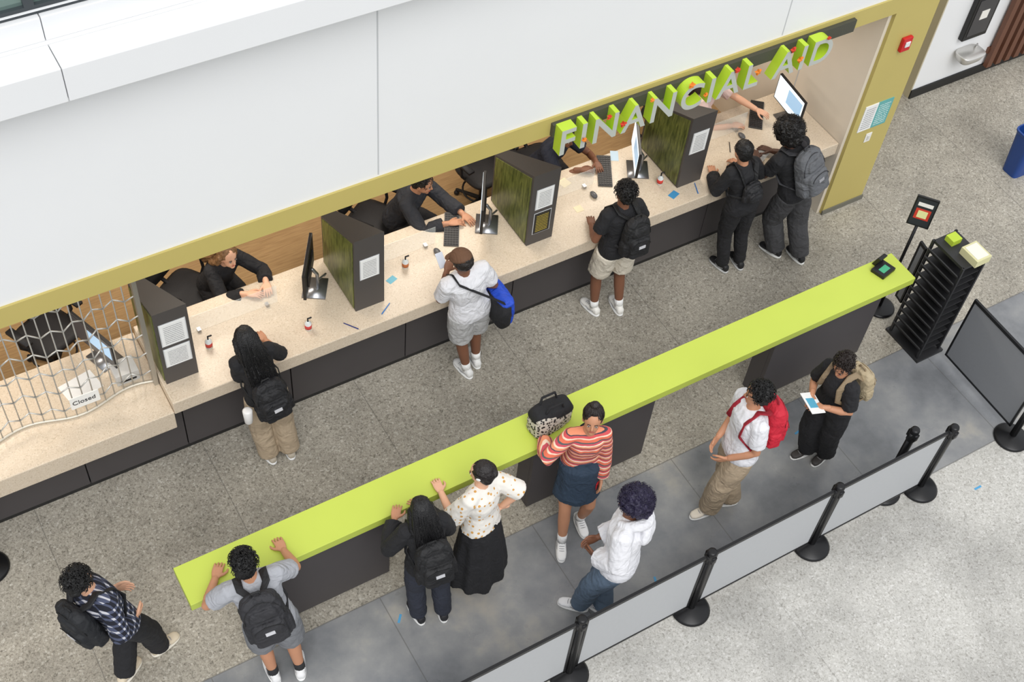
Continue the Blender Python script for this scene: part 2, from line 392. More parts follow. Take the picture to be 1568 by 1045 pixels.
# ------------------------------------------------------------ stanchions
def stanchion(x,y,h=1.0):
    e=empty('barrier_stanchion',(x,y,0)); a=Acc()
    Z=[0,.012,.03,.045,.06]; R=[.165,.17,.15,.07,.035]
    a.loft([V3((0,0,z)) for z in Z],[V3((r,0,0)) for r in R],[V3((0,r,0)) for r in R],32)
    Z=[.05,h-.16,h-.155,h-.02,h-.005,h]; R=[.032,.032,.041,.041,.036,.02]
    a.loft([V3((0,0,z)) for z in Z],[V3((r,0,0)) for r in R],[V3((0,r,0)) for r in R],24)
    a.box(-.02,.02,-.05,.05,h-.13,h-.05)
    a.box(-.05,.05,-.02,.02,h-.13,h-.05)
    for s in(-1,1): a.box(s*.03-.008,s*.03+.008,-.02,.02,.1,h-.15)
    fin('post_and_base',a,M_BLACKM,e)
    return e
def barrier(x0,y0,x1,y1,z0=.10,z1=.95,m=None):
    d=V3((x1-x0,y1-y0,0)); L=d.length; d.normalize(); n=V3((-d.y,d.x,0)); c=V3(((x0+x1)/2,(y0+y1)/2,0))
    e=empty('queue_divider_panel',c); hl=L/2-.05
    a=Acc(); a.obox(V3((0,0,(z0+z1)/2)),d*(hl-.01),n*.004,V3((0,0,(z1-z0)/2-.02)))
    fin('frosted_sheet',a,m or M_SCREENP,e,smooth=False)
    a=Acc()
    a.obox(V3((0,0,z1-.016)),d*hl,n*.012,V3((0,0,.018))); a.obox(V3((0,0,z0+.01)),d*hl,n*.010,V3((0,0,.010)))
    for s in (-1,1): a.obox(d*(hl-.008)*s+V3((0,0,(z0+z1)/2)),d*.010,n*.010,V3((0,0,(z1-z0)/2)))
    fin('rails',a,M_BLACKM,e,smooth=False)
SX=[2.05,3.31,4.53,5.84,7.12]
for x in SX: stanchion(x,3.26)
for a,b in zip(SX[:-1],SX[1:]): barrier(a,3.26,b,3.26)
stanchion(6.79,3.40)
stanchion(8.30,3.27); stanchion(-.45,6.34); 
barrier(8.34,4.34,8.31,3.29,m=M_SCREEND); 
# sign holder and rack
def sign_holder():
    e=empty('sign_holder_stand',(8.22,5.12,0)); a=Acc()
    Z=[0,.012,.025,.035]; R=[.15,.155,.13,.02]
    a.loft([V3((0,0,z)) for z in Z],[V3((r,0,0)) for r in R],[V3((0,r,0)) for r in R],28)
    a.tube([(0,0,.03),(0,0,1.25)],.016,10,False)
    fin('pole_and_base',a,M_BLACKM,e)
    a=Acc(); d=V3((.62,-.78,0)).normalized(); n=V3((-.78,-.62,.1)).normalized(); up=n.cross(d).normalized()
    if up.z<0: up=-up
    c=V3((0,0,1.40)); a.obox(c,d*.105,n*.012,up*.17); fin('frame',a,M_BLACK,e,smooth=False)
    a=Acc(); a.obox(c+n*.0125,d*.092,n*.002,up*.155); fin('poster_sheet',a,mat('poster_dark',(40,44,48),.5),e,smooth=False)
    a=Acc(); a.obox(c+n*.015-up*.02,d*.07,n*.002,up*.06); a.obox(c+n*.015+up*.09,d*.07,n*.002,up*.02,1)
    fin('poster_blocks',a,[mat('poster_red',(200,60,44),.5),mat('poster_white',(235,232,225),.5)],e,smooth=False)
    a=Acc(); a.obox(c+n*.018-up*.02,d*.045,n*.002,up*.04); fin('poster_square',a,mat('poster_cream',(226,226,160),.5),e,smooth=False)
sign_holder()
def rack():
    e=empty('brochure_rack',(8.25,4.62,0)); a=Acc()
    for sx in (-.14,.14):
        for sy in (-.2,.2): a.box(sx-.012,sx+.012,sy-.012,sy+.012,0,1.36)
    a.box(-.17,.17,-.24,.24,0,.03); a.box(-.14,.14,-.2,.2,1.33,1.36)
    a.box(.12,.14,-.2,.2,.05,1.34)
    for k in range(11):
        z=.12+k*.108
        a.add([(-.14,-.2,z),(-.14,.2,z),(.12,.2,z),(.12,-.2,z),(-.14,-.2,z+.01),(-.14,.2,z+.01),(.12,.2,z+.01),(.12,-.2,z+.01)],
              [(0,1,2,3),(4,7,6,5),(0,4,5,1),(1,5,6,2),(2,6,7,3),(3,7,4,0)])
        a.add([(-.14,-.2,z),(-.14,.2,z),(-.18,.2,z+.07),(-.18,-.2,z+.07),(-.13,-.2,z),(-.13,.2,z),(-.17,.2,z+.075),(-.17,-.2,z+.075)],
              [(0,1,2,3),(4,7,6,5),(0,4,5,1),(1,5,6,2),(2,6,7,3),(3,7,4,0)])
    fin('tray_tower',a,mat('rack_black',(36,36,38),.5),e,smooth=False)
    a=Acc(); a.box(-.05,.06,.06,.16,1.36,1.42,0); a.box(-.04,.14,-.24,-.03,1.36,1.44,1); a.box(-.02,.12,-.22,-.05,1.44,1.445,2)
    fin('leaflets',a,[mat('lime_leaflets',(180,204,60),.6),mat('cream_leaflet_box',(210,206,160),.6),mat('box_white',(226,224,214),.6)],e,smooth=False)
rack()
barrier(8.24,5.06,8.2,4.86,.3,1.1,M_SCREEND)
pd=empty('signature_pad',(7.66,4.9,1.07))
a=Acc(); a.obox(V3((0,0,.02)),V3((.09,.02,0)),V3((-.02,.07,0)),V3((0,0,.02))); a.obox(V3((.02,.09,.06)),V3((.05,.01,0)),V3((-.005,.02,.0)),V3((0,-.02,.06)))
fin('pad_body',a,M_BLACK,pd,smooth=False,bevel=.006)
a=Acc(); a.obox(V3((0,-.01,.0405)),V3((.05,.011,0)),V3((-.008,.03,0)),V3((0,0,.001))); fin('pad_screen',a,mat('pad_green',(60,150,110),.3,emis=.3),pd,smooth=False)

# pillar items
e=empty('wall_poster',(8.76,6.42,1.34))
boxo('white_half',8.58,8.75,6.422,6.43,1.16,1.5,M_PAPER,e); boxo('teal_half',8.75,8.95,6.422,6.43,1.16,1.5,paper_material('teal_poster',(98,170,168),(220,236,232),2,20),e)
e=empty('fire_alarm_strobe',(8.78,6.41,2.24)); boxo('red_housing',8.72,8.84,6.39,6.43,2.16,2.32,mat('alarm_red',(200,30,34),.4),e,.008); boxo('strobe_lens',8.75,8.81,6.378,6.39,2.22,2.28,mat('lens_white',(230,230,230),.2),e,.004)
e=empty('light_switch',(8.78,6.42,1.0)); boxo('plate',8.74,8.82,6.422,6.43,.96,1.08,mat('switch_white',(236,234,228),.4),e,.003); boxo('rocker',8.765,8.795,6.416,6.422,.99,1.05,mat('switch_grey',(214,212,206),.4),e,.003)
e=empty('office_wall_poster',(8.46,7.5,1.9)); boxo('blue_sheet',8.462,8.47,7.40,7.75,1.75,2.25,mat('poster_navy',(40,72,118),.5),e); boxo('orange_band',8.459,8.462,7.45,7.7,1.8,1.95,mat('poster_orange',(224,140,50),.5),e)
# right wall items
e=empty('wall_display_cabinet',(11.3,7.44,.95)); boxo('case',11.12,11.5,7.40,7.47,.72,1.35,M_BLACK,e,.01); boxo('panel_glass',11.16,11.46,7.395,7.40,.78,1.28,mat('dark_panel',(58,58,62),.2),e); boxo('label',11.25,11.37,7.39,7.395,1.0,1.12,mat('poster_white',(235,232,225),.5),e)
e=empty('drinking_fountain',(11.3,7.35,.5))
a=Acc(); a.loft([V3((0,0,z)) for z in (-.08,-.04,.05,.06)],[V3((r,0,0)) for r in(.08,.15,.18,.17)],[V3((0,r,0)) for r in (.05,.09,.12,.11)],24,3.5); a.tube([(.1,.05,.05),(.1,.03,.12),(.06,0,.11)],.01,8)
fin('basin',a,mat('fountain_steel',(206,204,200),.3,metal=.6),e)
e=empty('wood_slat_screen',(12.2,7.4,0)) 
for k in range(6): boxo('slat_%d'%k,11.78+k*.15,11.86+k*.15,7.38,7.44,.12,2.3,mat('brown_slat',(104,66,48),.5),e)
boxo('rail_low',11.76,12.65,7.44,7.47,.3,.38,mat('brown_slat',(104,66,48),.5),e); boxo('rail_high',11.76,12.65,7.44,7.47,1.9,1.98,mat('brown_slat',(104,66,48),.5),e)
e=empty('blue_recycling_bin',(10.98,5.98,0)); a=Acc()
Z=[0,.55,.58,.60,.60,.1]; R=[.13,.17,.185,.185,.165,.125]
a.loft([V3((0,0,z)) for z in Z],[V3((r,0,0)) for r in R],[V3((0,r*.8,0)) for r in R],32,5)
fin('bin_body',a,mat('bin_blue',(26,66,138),.45),e,smooth=False)
boxo('floor_mat',9.75,10.45,7.6,8.5,0,.012,M_BLACK)
for x,y,an in ((4.47,4.25,20),(4.42,3.62,70),(6.50,4.28,10),(2.33,4.34,50),(7.62,3.0,0)):
    e=boxo('blue_floor_tape',-.04,.04,-.010,.010,0,.002,mat('tape_blue',(84,158,204),.6)); e.location=(x,y,.001); e.rotation_euler=(0,0,math.radians(an))

# ------------------------------------------------------------ office chairs
def chair(x,y,ang,hs=.62):
    e=empty('office_chair',(x,y,.012)); e.rotation_euler=(0,0,math.radians(ang)); a=Acc()
    for k in range(5):
        t=2*math.pi*k/5; d=V3((math.cos(t),math.sin(t),0))
        a.tube([d*.03+V3((0,0,.12)),d*.3+V3((0,0,.075))],[.025,.016],8); a.ell(d*.3+V3((0,0,.03)),V3((.03,0,0)),V3((0,.03,0)),V3((0,0,.03)))
    a.tube([(0,0,.1),(0,0,hs-.04)],.028,12,False)
    a.loft([V3((0,0,z)) for z in (hs-.06,hs-.03,hs,hs+.02)],[V3((r,0,0)) for r in (.18,.25,.25,.2)],[V3((0,r,0)) for r in(.17,.24,.24,.19)],28,4)
    C=[];U=[];W=[]
    for k in range(7):
        z=hs+.1+k*.075; wv=[.17,.21,.23,.235,.23,.21,.17][k]; yb=-.24-.05*math.sin(k/6*math.pi)*.5-k*.012
        C.append(V3((0,yb,z)));U.append(V3((wv,0,0)));W.append(V3((0,.022,0)))
    a.loft(C,U,W,20,4)
    a.tube([(0,-.15,hs-.02),(0,-.29,hs+.05),(0,-.29,hs+.3)],.022,8)
    for s in (-1,1):
        a.tube([(s*.24,0,hs-.02),(s*.29,0,hs+.05),(s*.29,-.02,hs+.2)],.016,8); a.obox(V3((s*.29,.02,hs+.215)),V3((.035,0,0)),V3((0,.13,0)),V3((0,0,.015)))
    n=24; a.tube([(.2*math.cos(2*math.pi*k/n),.2*math.sin(2*math.pi*k/n),.26) for k in range(n+1)],.011,6,False)
    fin('chair_body',a,mat('chair_black',(30,30,33),.6,bump=.3,bscale=150),e)
chair(1.98,7.95,215,.56); chair(3.92,8.0,215,.56); chair(5.25,8.15,190,.56); chair(.72,8.05,205,.56); chair(5.80,8.0,180,.56); chair(7.45,8.0,185,.56)

# ------------------------------------------------------------ counter equipment
def monitor(x,y,ang,z=1.0,scr=(225,238,246),w=.52,h=.31,em=.9):
    e=empty('computer_monitor',(x,y,z)); e.rotation_euler=(0,0,math.radians(ang))
    a=Acc(); a.box(-w/2,w/2,-.018,.01,.14,.14+h); a.box(-w/2+.1,w/2-.1,-.035,-.018,.20,.34); fin('display_shell',a,M_BLACK,e,smooth=False,bevel=.004)
    a=Acc(); a.box(-w/2+.012,w/2-.012,.01,.0115,.155,.14+h-.012); a.box(-w/2+.03,w/2-.2,.0115,.012,.23,.40,1); fin('screen',a,[mat('screen_lit%d'%scr[0],scr,.3,emis=em),mat('screen_blue',(150,184,214),.3,emis=em*.8)],e,smooth=False)
    a=Acc(); a.tube([(0,-.04,.26),(0,-.08,.2),(0,-.08,.015)],.016,8); a.box(-.12,.12,-.16,.05,0,.014); a.tube([(0,-.08,.12),(.1,-.14,.1),(.14,-.12,.02)],.009,6); fin('stand',a,mat('stand_silver',(150,152,156),.3,metal=.8),e)
def keyboard(x,y,ang):
    e=empty('keyboard',(x,y,1.0)); e.rotation_euler=(0,0,math.radians(ang)); a=Acc(); a.box(-.21,.21,-.07,.07,0,.016)
    for i in range(14):
        for j in range(5): a.box(-.2+i*.029,-.2+i*.029+.024,-.062+j*.026,-.062+j*.026+.021,.016,.022,1)
    fin('keys_and_base',a,[mat('kb_base',(70,70,70),.5),mat('kb_keys',(38,38,40),.5)],e,smooth=False)
def mouse(x,y):
    e=empty('computer_mouse',(x,y,1.0)); a=Acc(); a.ell(V3((0,0,.02)),V3((.03,0,0)),V3((0,.05,0)),V3((0,0,.02))); fin('shell',a,mat('mouse_grey',(90,90,92),.4),e)
def sanitizer(x,y,c=(220,90,70),z=1.0):
    e=empty('hand_sanitizer_bottle',(x,y,z)); a=Acc(); Z=[0,.005,.08,.1,.105];R=[.026,.03,.03,.014,.012]
    a.loft([V3((0,0,q)) for q in Z],[V3((r,0,0)) for r in R],[V3((0,r,0)) for r in R],16); fin('bottle',a,mat('bottle_clear',(220,226,226),.15),e)
    a=Acc(); a.tube([(0,0,.105),(0,0,.14),(.03,0,.14)],.008,8); fin('pump',a,M_BLACK,e)
    a=Acc(); Z=[.02,.065];a.loft([V3((0,0,q)) for q in Z],[V3((.031,0,0))]*2,[V3((0,.031,0))]*2,16); fin('label',a,mat('label%d'%c[0],c,.5),e)
def sheet(x,y,w,h,ang,z=1.0,m=None,name='paper_sheet'):
    e=boxo(name,-w/2,w/2,-h/2,h/2,0,.002,m or mat('plain_paper',(240,240,238),.7)); e.location=(x,y,z+.001); e.rotation_euler=(0,0,math.radians(ang))
monitor(2.86,7.14,58); monitor(4.62,7.14,58); monitor(6.32,7.12,60); monitor(8.14,7.02,84,w=.48)
keyboard(4.34,7.20,60); keyboard(6.06,7.22,60); keyboard(7.94,7.22,50)
mouse(4.08,7.0); mouse(5.78,6.98); mouse(7.60,7.02)
sanitizer(1.83,6.92,(196,60,50)); sanitizer(2.66,6.72,(200,60,60)); sanitizer(3.74,6.98,(190,110,60)); sanitizer(6.46,6.84,(214,60,50))
sheet(3.56,6.9,.09,.06,20,m=mat('teal_card',(120,190,210),.6)); sheet(4.28,6.86,.14,.1,30); sheet(6.5,6.65,.1,.07,20,m=mat('blue_card',(60,140,190),.6),name='blue_card'); sheet(5.62,7.26,.1,.1,15,m=mat('cream_card',(240,226,190),.6),name='sticky_note')
sheet(5.56,6.9,.08,.08,0,m=mat('cream_card',(240,226,190),.6),name='sticky_note'); sheet(7.6,6.72,.2,.14,25,m=mat('white_card',(236,236,232),.6)); sheet(6.27,7.36,.14,.08,60,name='clipboard_sheet',m=mat('bluish_sheet',(190,214,232),.5))
sheet(.75,7.1,.3,.22,12,.88)
def pen(x,y,a,c=(20,40,120),z=1.0):
    e=empty('pen',(x,y,z+.006)); q=Acc(); d=V3((math.cos(a),math.sin(a),0)); q.tube([-d*.07,d*.07],[.005,.004],8); fin('barrel',q,mat('pen%d'%c[0],c,.4),e)
pen(3.36,6.62,.6,(40,120,200)); pen(3.0,6.58,2.2); pen(5.9,6.75,.2,(30,30,30)); pen(6.75,6.62,1.2,(40,120,200)); pen(7.4,6.95,1.0,(30,30,30))
monitor(.98,7.28,110,z=.88,scr=(60,66,76),em=.05)
pr=empty('label_printer',(1.12,7.05,.88)); a=Acc(); a.box(-.1,.1,-.09,.09,0,.12); a.box(-.07,.07,-.095,-.09,.03,.05,1); fin('printer_body',a,[mat('printer_grey',(206,206,204),.5),M_BLACK],pr,smooth=False,bevel=.01)

# ------------------------------------------------------------ people
SK={'a':(222,172,142),'b':(192,138,106),'c':(124,82,60),'d':(90,60,46),'e':(214,164,134)}
def skin(k): return mat('skin_'+k,SK[k],.55,var=.06,vscale=9)
def cloth(name,c,rough=.85,var=.08): return mat('cloth_'+name,c,rough,bump=.2,bscale=220,var=var,vscale=7,fold=.55)
def ik(a,b,l1,l2,pole):
    d=b-a; L=min(d.length,(l1+l2)*.995); dn=d.normalized(); b=a+dn*L
    x=(l1*l1-l2*l2+L*L)/(2*L); h=math.sqrt(max(l1*l1-x*x,1e-6))
    p=pole-dn*pole.dot(dn)
    if p.length<1e-4: p=V3((1,0,0)).cross(dn)
    p.normalize(); return a+dn*x+p*h,b
def hand(acc,w,d,n,side,s,curl=.5):
    d=d.normalized(); n=(n-d*n.dot(d))
    if n.length<1e-3: n=V3((0,0,-1)).cross(d)
    n.normalize(); x=d.cross(n).normalized()
    thumb=x*side
    acc.tube([w-d*.05*s,w],[.026*s,.024*s],10)
    acc.loft([w+d*q*s for q in (-.01,.02,.05,.082,.09)],[x*q*s for q in (.022,.034,.040,.040,.034)],[n*q*s for q in (.017,.016,.014,.012,.009)],12,2.6)
    for i,(o,l) in enumerate(((-.030,.066),(-.010,.076),(.010,.070),(.030,.054))):
        o=-o; p=w+d*.084*s+thumb*(o)*s; dd=(d+thumb*o*2.2).normalized(); pts=[p-dd*.02*s,p]; a=curl*.35
        for sg_,fr in enumerate((.45,.32,.23)):
            dirn=dd*math.cos(a)+n*math.sin(a); p=p+dirn*l*fr*s; pts.append(p); a+=curl*.75
        acc.tube(pts,[.0085*s,.009*s,.0082*s,.0075*s,.006*s],7)
    p=w+d*.025*s+thumb*.026*s; dd=(d*.65+thumb*.75+n*.25).normalized()
    acc.tube([p,p+dd*.035*s,p+(dd+d*.25+n*.15*curl).normalized()*.066*s,p+(dd*.8+d*.6+n*.4*curl).normalized()*.09*s],[.014*s,.0115*s,.010*s,.0075*s],8)
def strand(acc,P,r0,r1):
    n=len(P); acc.tube(P,[r0+(r1-r0)*i/(n-1) for i in range(n)],4,False)

def person(name,feet,face,h,crown,hands=(None,None),fem=False,sk='b',hair=('short',(20,18,18)),shirt=None,legs=None,shoe=(235,235,232),sock=None,
           hyaw=0,hpitch=0,pel=None,footz=0.,pz=None,curl=.5,palm='down',sole=(240,240,238),elbow=(None,None),twist=0,seed=1,lean=.72,toes=None,kneeout=0,kneev=None):
    rd=random.Random(seed); s=h/1.72
    F=[V3((p[0],p[1],0)) for p in feet]; O=(F[0]+F[1])*.5
    e=empty(name,O)
    fa=math.radians(face); fw=V3((math.cos(fa),math.sin(fa),0)); rt=V3((math.sin(fa),-math.cos(fa),0)); up=V3((0,0,1))
    f=[p-O for p in F]; f.sort(key=lambda p:p.dot(rt))
    cr=V3((crown[0],crown[1],0))-O
    P0=(V3((pel[0],pel[1],0))-O) if pel else cr*.35
    ank=.085*s; l1,l2=.425*s,.405*s
    hipw=(.095 if not fem else .09)*s
    dm=max((P0+rt*(sd*hipw)-f[i]).length for i,sd in ((0,-1),(1,1)))
    hz=min(.905*s, footz+ank+math.sqrt(max((l1+l2-.005)**2-dm*dm,.1))) if pz is None else pz
    P=P0+up*(hz+.03*s)
    ta=fa+math.radians(twist); tf=V3((math.cos(ta),math.sin(ta),0)); tr=V3((math.sin(ta),-math.cos(ta),0))
    off=(cr-P0); off.z=0
    SL=.50*s; no=off*lean
    if no.length>SL*.85: no=no.normalized()*SL*.85
    N=P+no+up*math.sqrt(SL*SL-no.length_squared)
    sdv=(N-P).normalized()
    ho=off-no; 
    if ho.length>.12*s: ho=ho.normalized()*.12*s
    Hc=N+ho+up*(.158*s-ho.length*.2)
    r2=(tr-sdv*tr.dot(sdv)).normalized(); f2=sdv.cross(r2).normalized()
    hy=fa+math.radians(hyaw); hf0=V3((math.cos(hy),math.sin(hy),0)); hr=V3((math.sin(hy),-math.cos(hy),0)); pt=math.radians(hpitch)
    hf=hf0*math.cos(pt)-up*math.sin(pt); hu=hr.cross(hf).normalized()
    sw=(.165 if not fem else .142)*s
    sh=[N-r2*sw-sdv*.050*s, N+r2*sw-sdv*.050*s]
    T=[(-.20,.11,.085),(-.12,.160,.105),(0,.168,.110),(.18,.155,.100),(.40,.134,.090),(.65,.150,.104),(.84,.158,.098),(.93,.12,.080),(1.0,.070,.062)]
    if fem: T=[(-.20,.11,.085),(-.12,.165,.106),(0,.170,.110),(.18,.146,.096),(.42,.114,.082),(.64,.130,.10),(.82,.136,.090),(.93,.10,.07),(1.0,.058,.054)]
    def torso(ac,g,t0,t1,gw=None):
        ts=[t for t in T if t0<=t[0]<=t1]; C=[];U=[];W=[]
        ts=[(t0,)+tuple(np.interp(t0,[q[0] for q in T],[q[k] for q in T]) for k in (1,2))]+[q for q in ts if q[0]>t0+.01]
        for (t,w,dp) in ts:
            gg=g if t<.9 else g*.6
            C.append(P+sdv*SL*t); U.append(r2*(w*s+gg)); W.append(f2*(dp*s+gg))
        ac.loft(C,U,W,24,2.4)
    W_=[];E_=[]
    for i,sd in ((0,-1),(1,1)):
        t=hands[i]
        if t is None: tgt=sh[i]+rt*sd*.07*s+fw*.05*s-up*.50*s
        else: tgt=V3(t)-V3((O.x,O.y,0))
        pole=rt*sd*.6-fw*.7-up*.5 if elbow[i] is None else V3(elbow[i])
        el,wr=ik(sh[i],tgt,.29*s,.255*s,pole); E_.append(el);W_.append(wr)
    def arms(ac,g,t,flare=0,which=(0,1)):
        for i in which:
            a,b,c=sh[i],E_[i],W_[i]; rs=[.052*s,.047*s,.038*s,.039*s,.027*s]; Q=[a,a.lerp(b,.45),b,b.lerp(c,.3),c]; tt=[0,.45,1,1.3,2]
            out=[];ro=[]
            for q,r_,k in zip(Q,rs,tt):
                if k<t-.01: out.append(q);ro.append(r_+g+flare*k)
            e_=a.lerp(b,t) if t<=1 else b.lerp(c,t-1); out.append(e_); ro.append(float(np.interp(t,tt,rs))+g+flare*t)
            ac.tube([out[0]+(N-sdv*.06*s-out[0])*.35]+out,[ro[0]*.95]+ro,12,False)
    K=[];A=[]
    for i,sd in ((0,-1),(1,1)):
        hp=P-up*.03*s+rt*sd*hipw; an=f[i]+up*(ank+footz)
        k,a_=ik(hp,an,l1,l2,fw+rt*sd*(.15+kneeout)); K.append((hp,k,a_))
    def leg(ac,g,t,rs=None,flat=False):
        for hp,k,a_ in K:
            r0=rs or [.088,.080,.054,.054,.035]
            r0=[q*s+g for q in r0]; Q=[hp,hp.lerp(k,.4),k,k.lerp(a_,.35),a_]; tt=[0,.4,1,1.35,2]; out=[];ro=[]
            for q,r_,kk in zip(Q,r0,tt):
                if kk<t-.01: out.append(q);ro.append(r_)
            out.append(hp.lerp(k,t) if t<=1 else k.lerp(a_,t-1)); ro.append(float(np.interp(t,tt,r0)))
            ac.tube(out,ro,14,False)
    B=Acc(); torso(B,-.006,-.2,1.0); arms(B,0,2); leg(B,0,2)
    B.tube([N-sdv*.04*s,N+(Hc-N)*.5,Hc-up*.02*s-hf*.015*s],[.062*s,.052*s,.052*s],12)
    hs=s
    B.ell(Hc+(hu*.020-hf*.010)*hs,hr*.076*hs,hf*.096*hs,hu*.098*hs,18,12)
    B.ell(Hc+(hf*.022-hu*.045)*hs,hr*.056*hs,hf*.066*hs,hu*.064*hs,16,10)
    B.ell(Hc+(hf*.092-hu*.022)*hs,hr*.013*hs,hf*.020*hs,hu*.014*hs)
    B.tube([Hc+(hf*.082+hu*.01)*hs,Hc+(hf*.098-hu*.018)*hs],[.008*hs,.011*hs],8)
    B.ell(Hc+(hf*.07-hu*.088)*hs,hr*.024*hs,hf*.018*hs,hu*.018*hs)
    for q in (-1,1): B.ell(Hc+(hr*.077*q-hu*.008-hf*.005)*hs,hr*.009*hs,hf*.018*hs,hu*.030*hs)
    fin('body',B,skin(sk),e,voxel=.0085,sm=2)
    fc=Acc()
    for q in (-1,1):
        c=Hc+(hr*.030*q+hf*.0795+hu*.003)*hs
        fc.ell(c,hr*.0125*hs,hf*.007*hs,hu*.0058*hs,10,6,0); fc.ell(c+hf*.0038*hs,hr*.0058*hs,hf*.0045*hs,hu*.0056*hs,8,6,1)
        fc.tube([c+(hu*.017-hr*.014*q+hf*.004)*hs,c+(hu*.020+hr*.012*q)*hs],.003*hs,6,m=1)
        fc.tube([c+(hu*.006-hr*.012*q+hf*.003)*hs,c+(hu*.0065+hf*.005)*hs,c+(hu*.005+hr*.011*q+hf*.002)*hs],.0018*hs,5,m=1)
    fc.ell(Hc+(hf*.086-hu*.053)*hs,hr*.022*hs,hf*.008*hs,hu*.0075*hs,12,6,2)
    fin('face_features',fc,[mat('eye_white',(215,208,202),.3),mat('eye_dark',(30,22,20),.3),mat('lips_'+sk,tuple(int(v*f_) for v,f_ in zip(SK[sk],(.85,.6,.62))),.5)],e)
    Hn=Acc()
    for i,sd in ((0,1),(1,-1)):
        dd=(W_[i]-E_[i]).normalized()
        nn=-up if (palm=='down' and hands[i] is not None) else (rt*(1 if i==0 else -1))
        if hands[i] is not None and palm=='down': dd=(dd+V3((0,0,-dd.z*.8))).normalized()
        x=dd.cross(nn); side=1 if x.dot(rt*(1 if i==0 else -1))>0 else -1
        if hands[i] is None or palm=='in': side=1 if x.dot(fw+up*.3)>0 else -1
        hand(Hn,W_[i],dd,nn,side,s,curl)
    fin('hands',Hn,skin(sk),e,voxel=.0036,sm=1)
    lg=legs or {}; kind=lg.get('kind','pants'); lm=lg.get('mat',cloth('black',(26,26,29)))
    Lc=Acc(); dsp=[(.10,.016),(.03,.004)]
    if kind=='pants':
        torso(Lc,.010,-.2,.30); wv=lg.get('w',.01)
        leg(Lc,.012,1.97,[.092,.086+wv*.6,.062+wv,.058+wv*1.1,.046+wv*1.2])
    elif kind=='shorts':
        torso(Lc,.012,-.2,.30); leg(Lc,.02,lg.get('t',.85),[.094,.10,.094,.086,.09])
    elif kind=='skirt':
        z1=lg.get('z',.25)*s; top=P+sdv*SL*.32; C=[];U=[];Wv=[]; n=10; fm=(f[0]+f[1])*.5
        for k in range(n+1):
            t=k/n; mixf=.8 if z1<.4 else .45
            c=top.lerp(V3((fm.x*mixf+P.x*(1-mixf),fm.y*mixf+P.y*(1-mixf),z1)),t); w_=.135+(lg.get('w',.24)-.135)*min(1,t*1.3)**.7 if t<.75 else lg.get('w',.24)+(t-.75)*.06
            if t>.15: w_=max(w_,.185)
            C.append(c);U.append(rt*w_*s);Wv.append(fw*w_*s*.82)
        Lc.loft(C,U,Wv,64,2.,rip=lambda i,a:(.07*math.sin(a*9+1)+.04*math.sin(a*5))*min(1,i/6)*(1 if z1<.4 else .3))
        dsp=[(.09,.01)]
    fin('trousers' if kind=='pants' else kind,Lc,lm,e,voxel=.009,sm=2,disp=dsp)
    st=shirt or {}; Sc=Acc(); lo=st.get('loose',.014)
    torso(Sc,lo+.006,st.get('hem',-.05),1.0); arms(Sc,lo+.002,st.get('sl',.55),st.get('flare',.012))
    Sc.tube([sh[0],N-sdv*.035*s,sh[1]],[.056*s+lo*.6,.064*s+lo*.3,.056*s+lo*.6],12)
    if fem:
        for q in (-1,1): Sc.ell(P+sdv*SL*.68+f2*.068*s+r2*q*.058*s,r2*.052*s,f2*.050*s,sdv*.056*s)
    if st.get('hood'):
        n=14; R=.11*s
        Sc.tube([N+(r2*math.cos(t)*R*.95-f2*(.01+math.sin(t)*R*1.15)) + sdv*(.02+.03*math.sin(t))*s for t in [math.pi*(k/n*1.3-.15) for k in range(n+1)]],[.028+.024*math.sin(math.pi*k/n) for k in range(n+1)],10)
        Sc.ell(N-f2*.15*s-sdv*.08*s,r2*.12*s,f2*.05*s,sdv*.12*s)
        Sc.tube([P+r2*q*.17*s-sdv*.02*s for q in (-1,1)],.03*s,10)
    fin('shirt' if not st.get('hood') else 'hoodie',Sc,st.get('mat',cloth('black',(26,26,29))),e,voxel=.0085,sm=3,disp=[(.10,.016 if lo>.012 else .010),(.03,.004)])
    if st.get('collar'):
        cc_=Acc(); n=16
        cc_.tube([N-sdv*.005+r2*math.cos(t)*.075*s+f2*(math.sin(t)*.075*s)-sdv*max(0,math.sin(t))*.05*s for t in [2*math.pi*k/n for k in range(n+1)]],.011*s,8,False)
        fin('collar',cc_,st['collar'],e)
    So=Acc();Sl=Acc();Sk=Acc();La=Acc()
    for i,(hp,k,a_) in enumerate(K):
        sd=(-1,1)[i]; an=math.radians(face+(toes[i] if toes else -sd*9)); d=V3((math.cos(an),math.sin(an),0)); x=V3((math.sin(an),-math.cos(an),0))
        b=V3((a_.x,a_.y,a_.z-ank)); q=s
        xs=[-.075,-.06,-.02,.04,.10,.15,.175]; hh=[.045,.07,.078,.062,.046,.038,.026]; ww=[.022,.036,.038,.040,.046,.040,.022]
        So.loft([b+d*a*q+up*(z*.5+.022)*q for a,z in zip(xs,hh)],[x*w_*q for w_ in ww],[up*z*.5*q for z in hh],14,2.6)
        So.tube([b+up*.05*q-d*.01,b+up*.10*q],[.042*q,.043*q],12,False)
        Sl.loft([b+up*z*q+d*.05*q for z in (.002,.022)],[d*.132*q]*2,[x*.046*q]*2,24,2.6)
        for j,(xx,zz) in enumerate(((.035,.090),(.055,.082),(.075,.076),(.095,.071))):
            La.tube([b+d*xx*q+x*.022*q+up*(zz-.006)*q,b+d*(xx+.004)*q+up*zz*q,b+d*xx*q-x*.022*q+up*(zz-.006)*q],.0032*q,6)
        for w_ in (-1,1): La.tube([b-d*.03*q+x*.037*w_*q+up*.06*q,b+d*.03*q+x*.042*w_*q+up*.04*q,b+d*.07*q+x*.040*w_*q+up*.055*q],.0042*q,6)
        if sock: Sk.tube([b+up*.08*q,a_.lerp(k,.22)],[.043*q,.044*q],12,False)
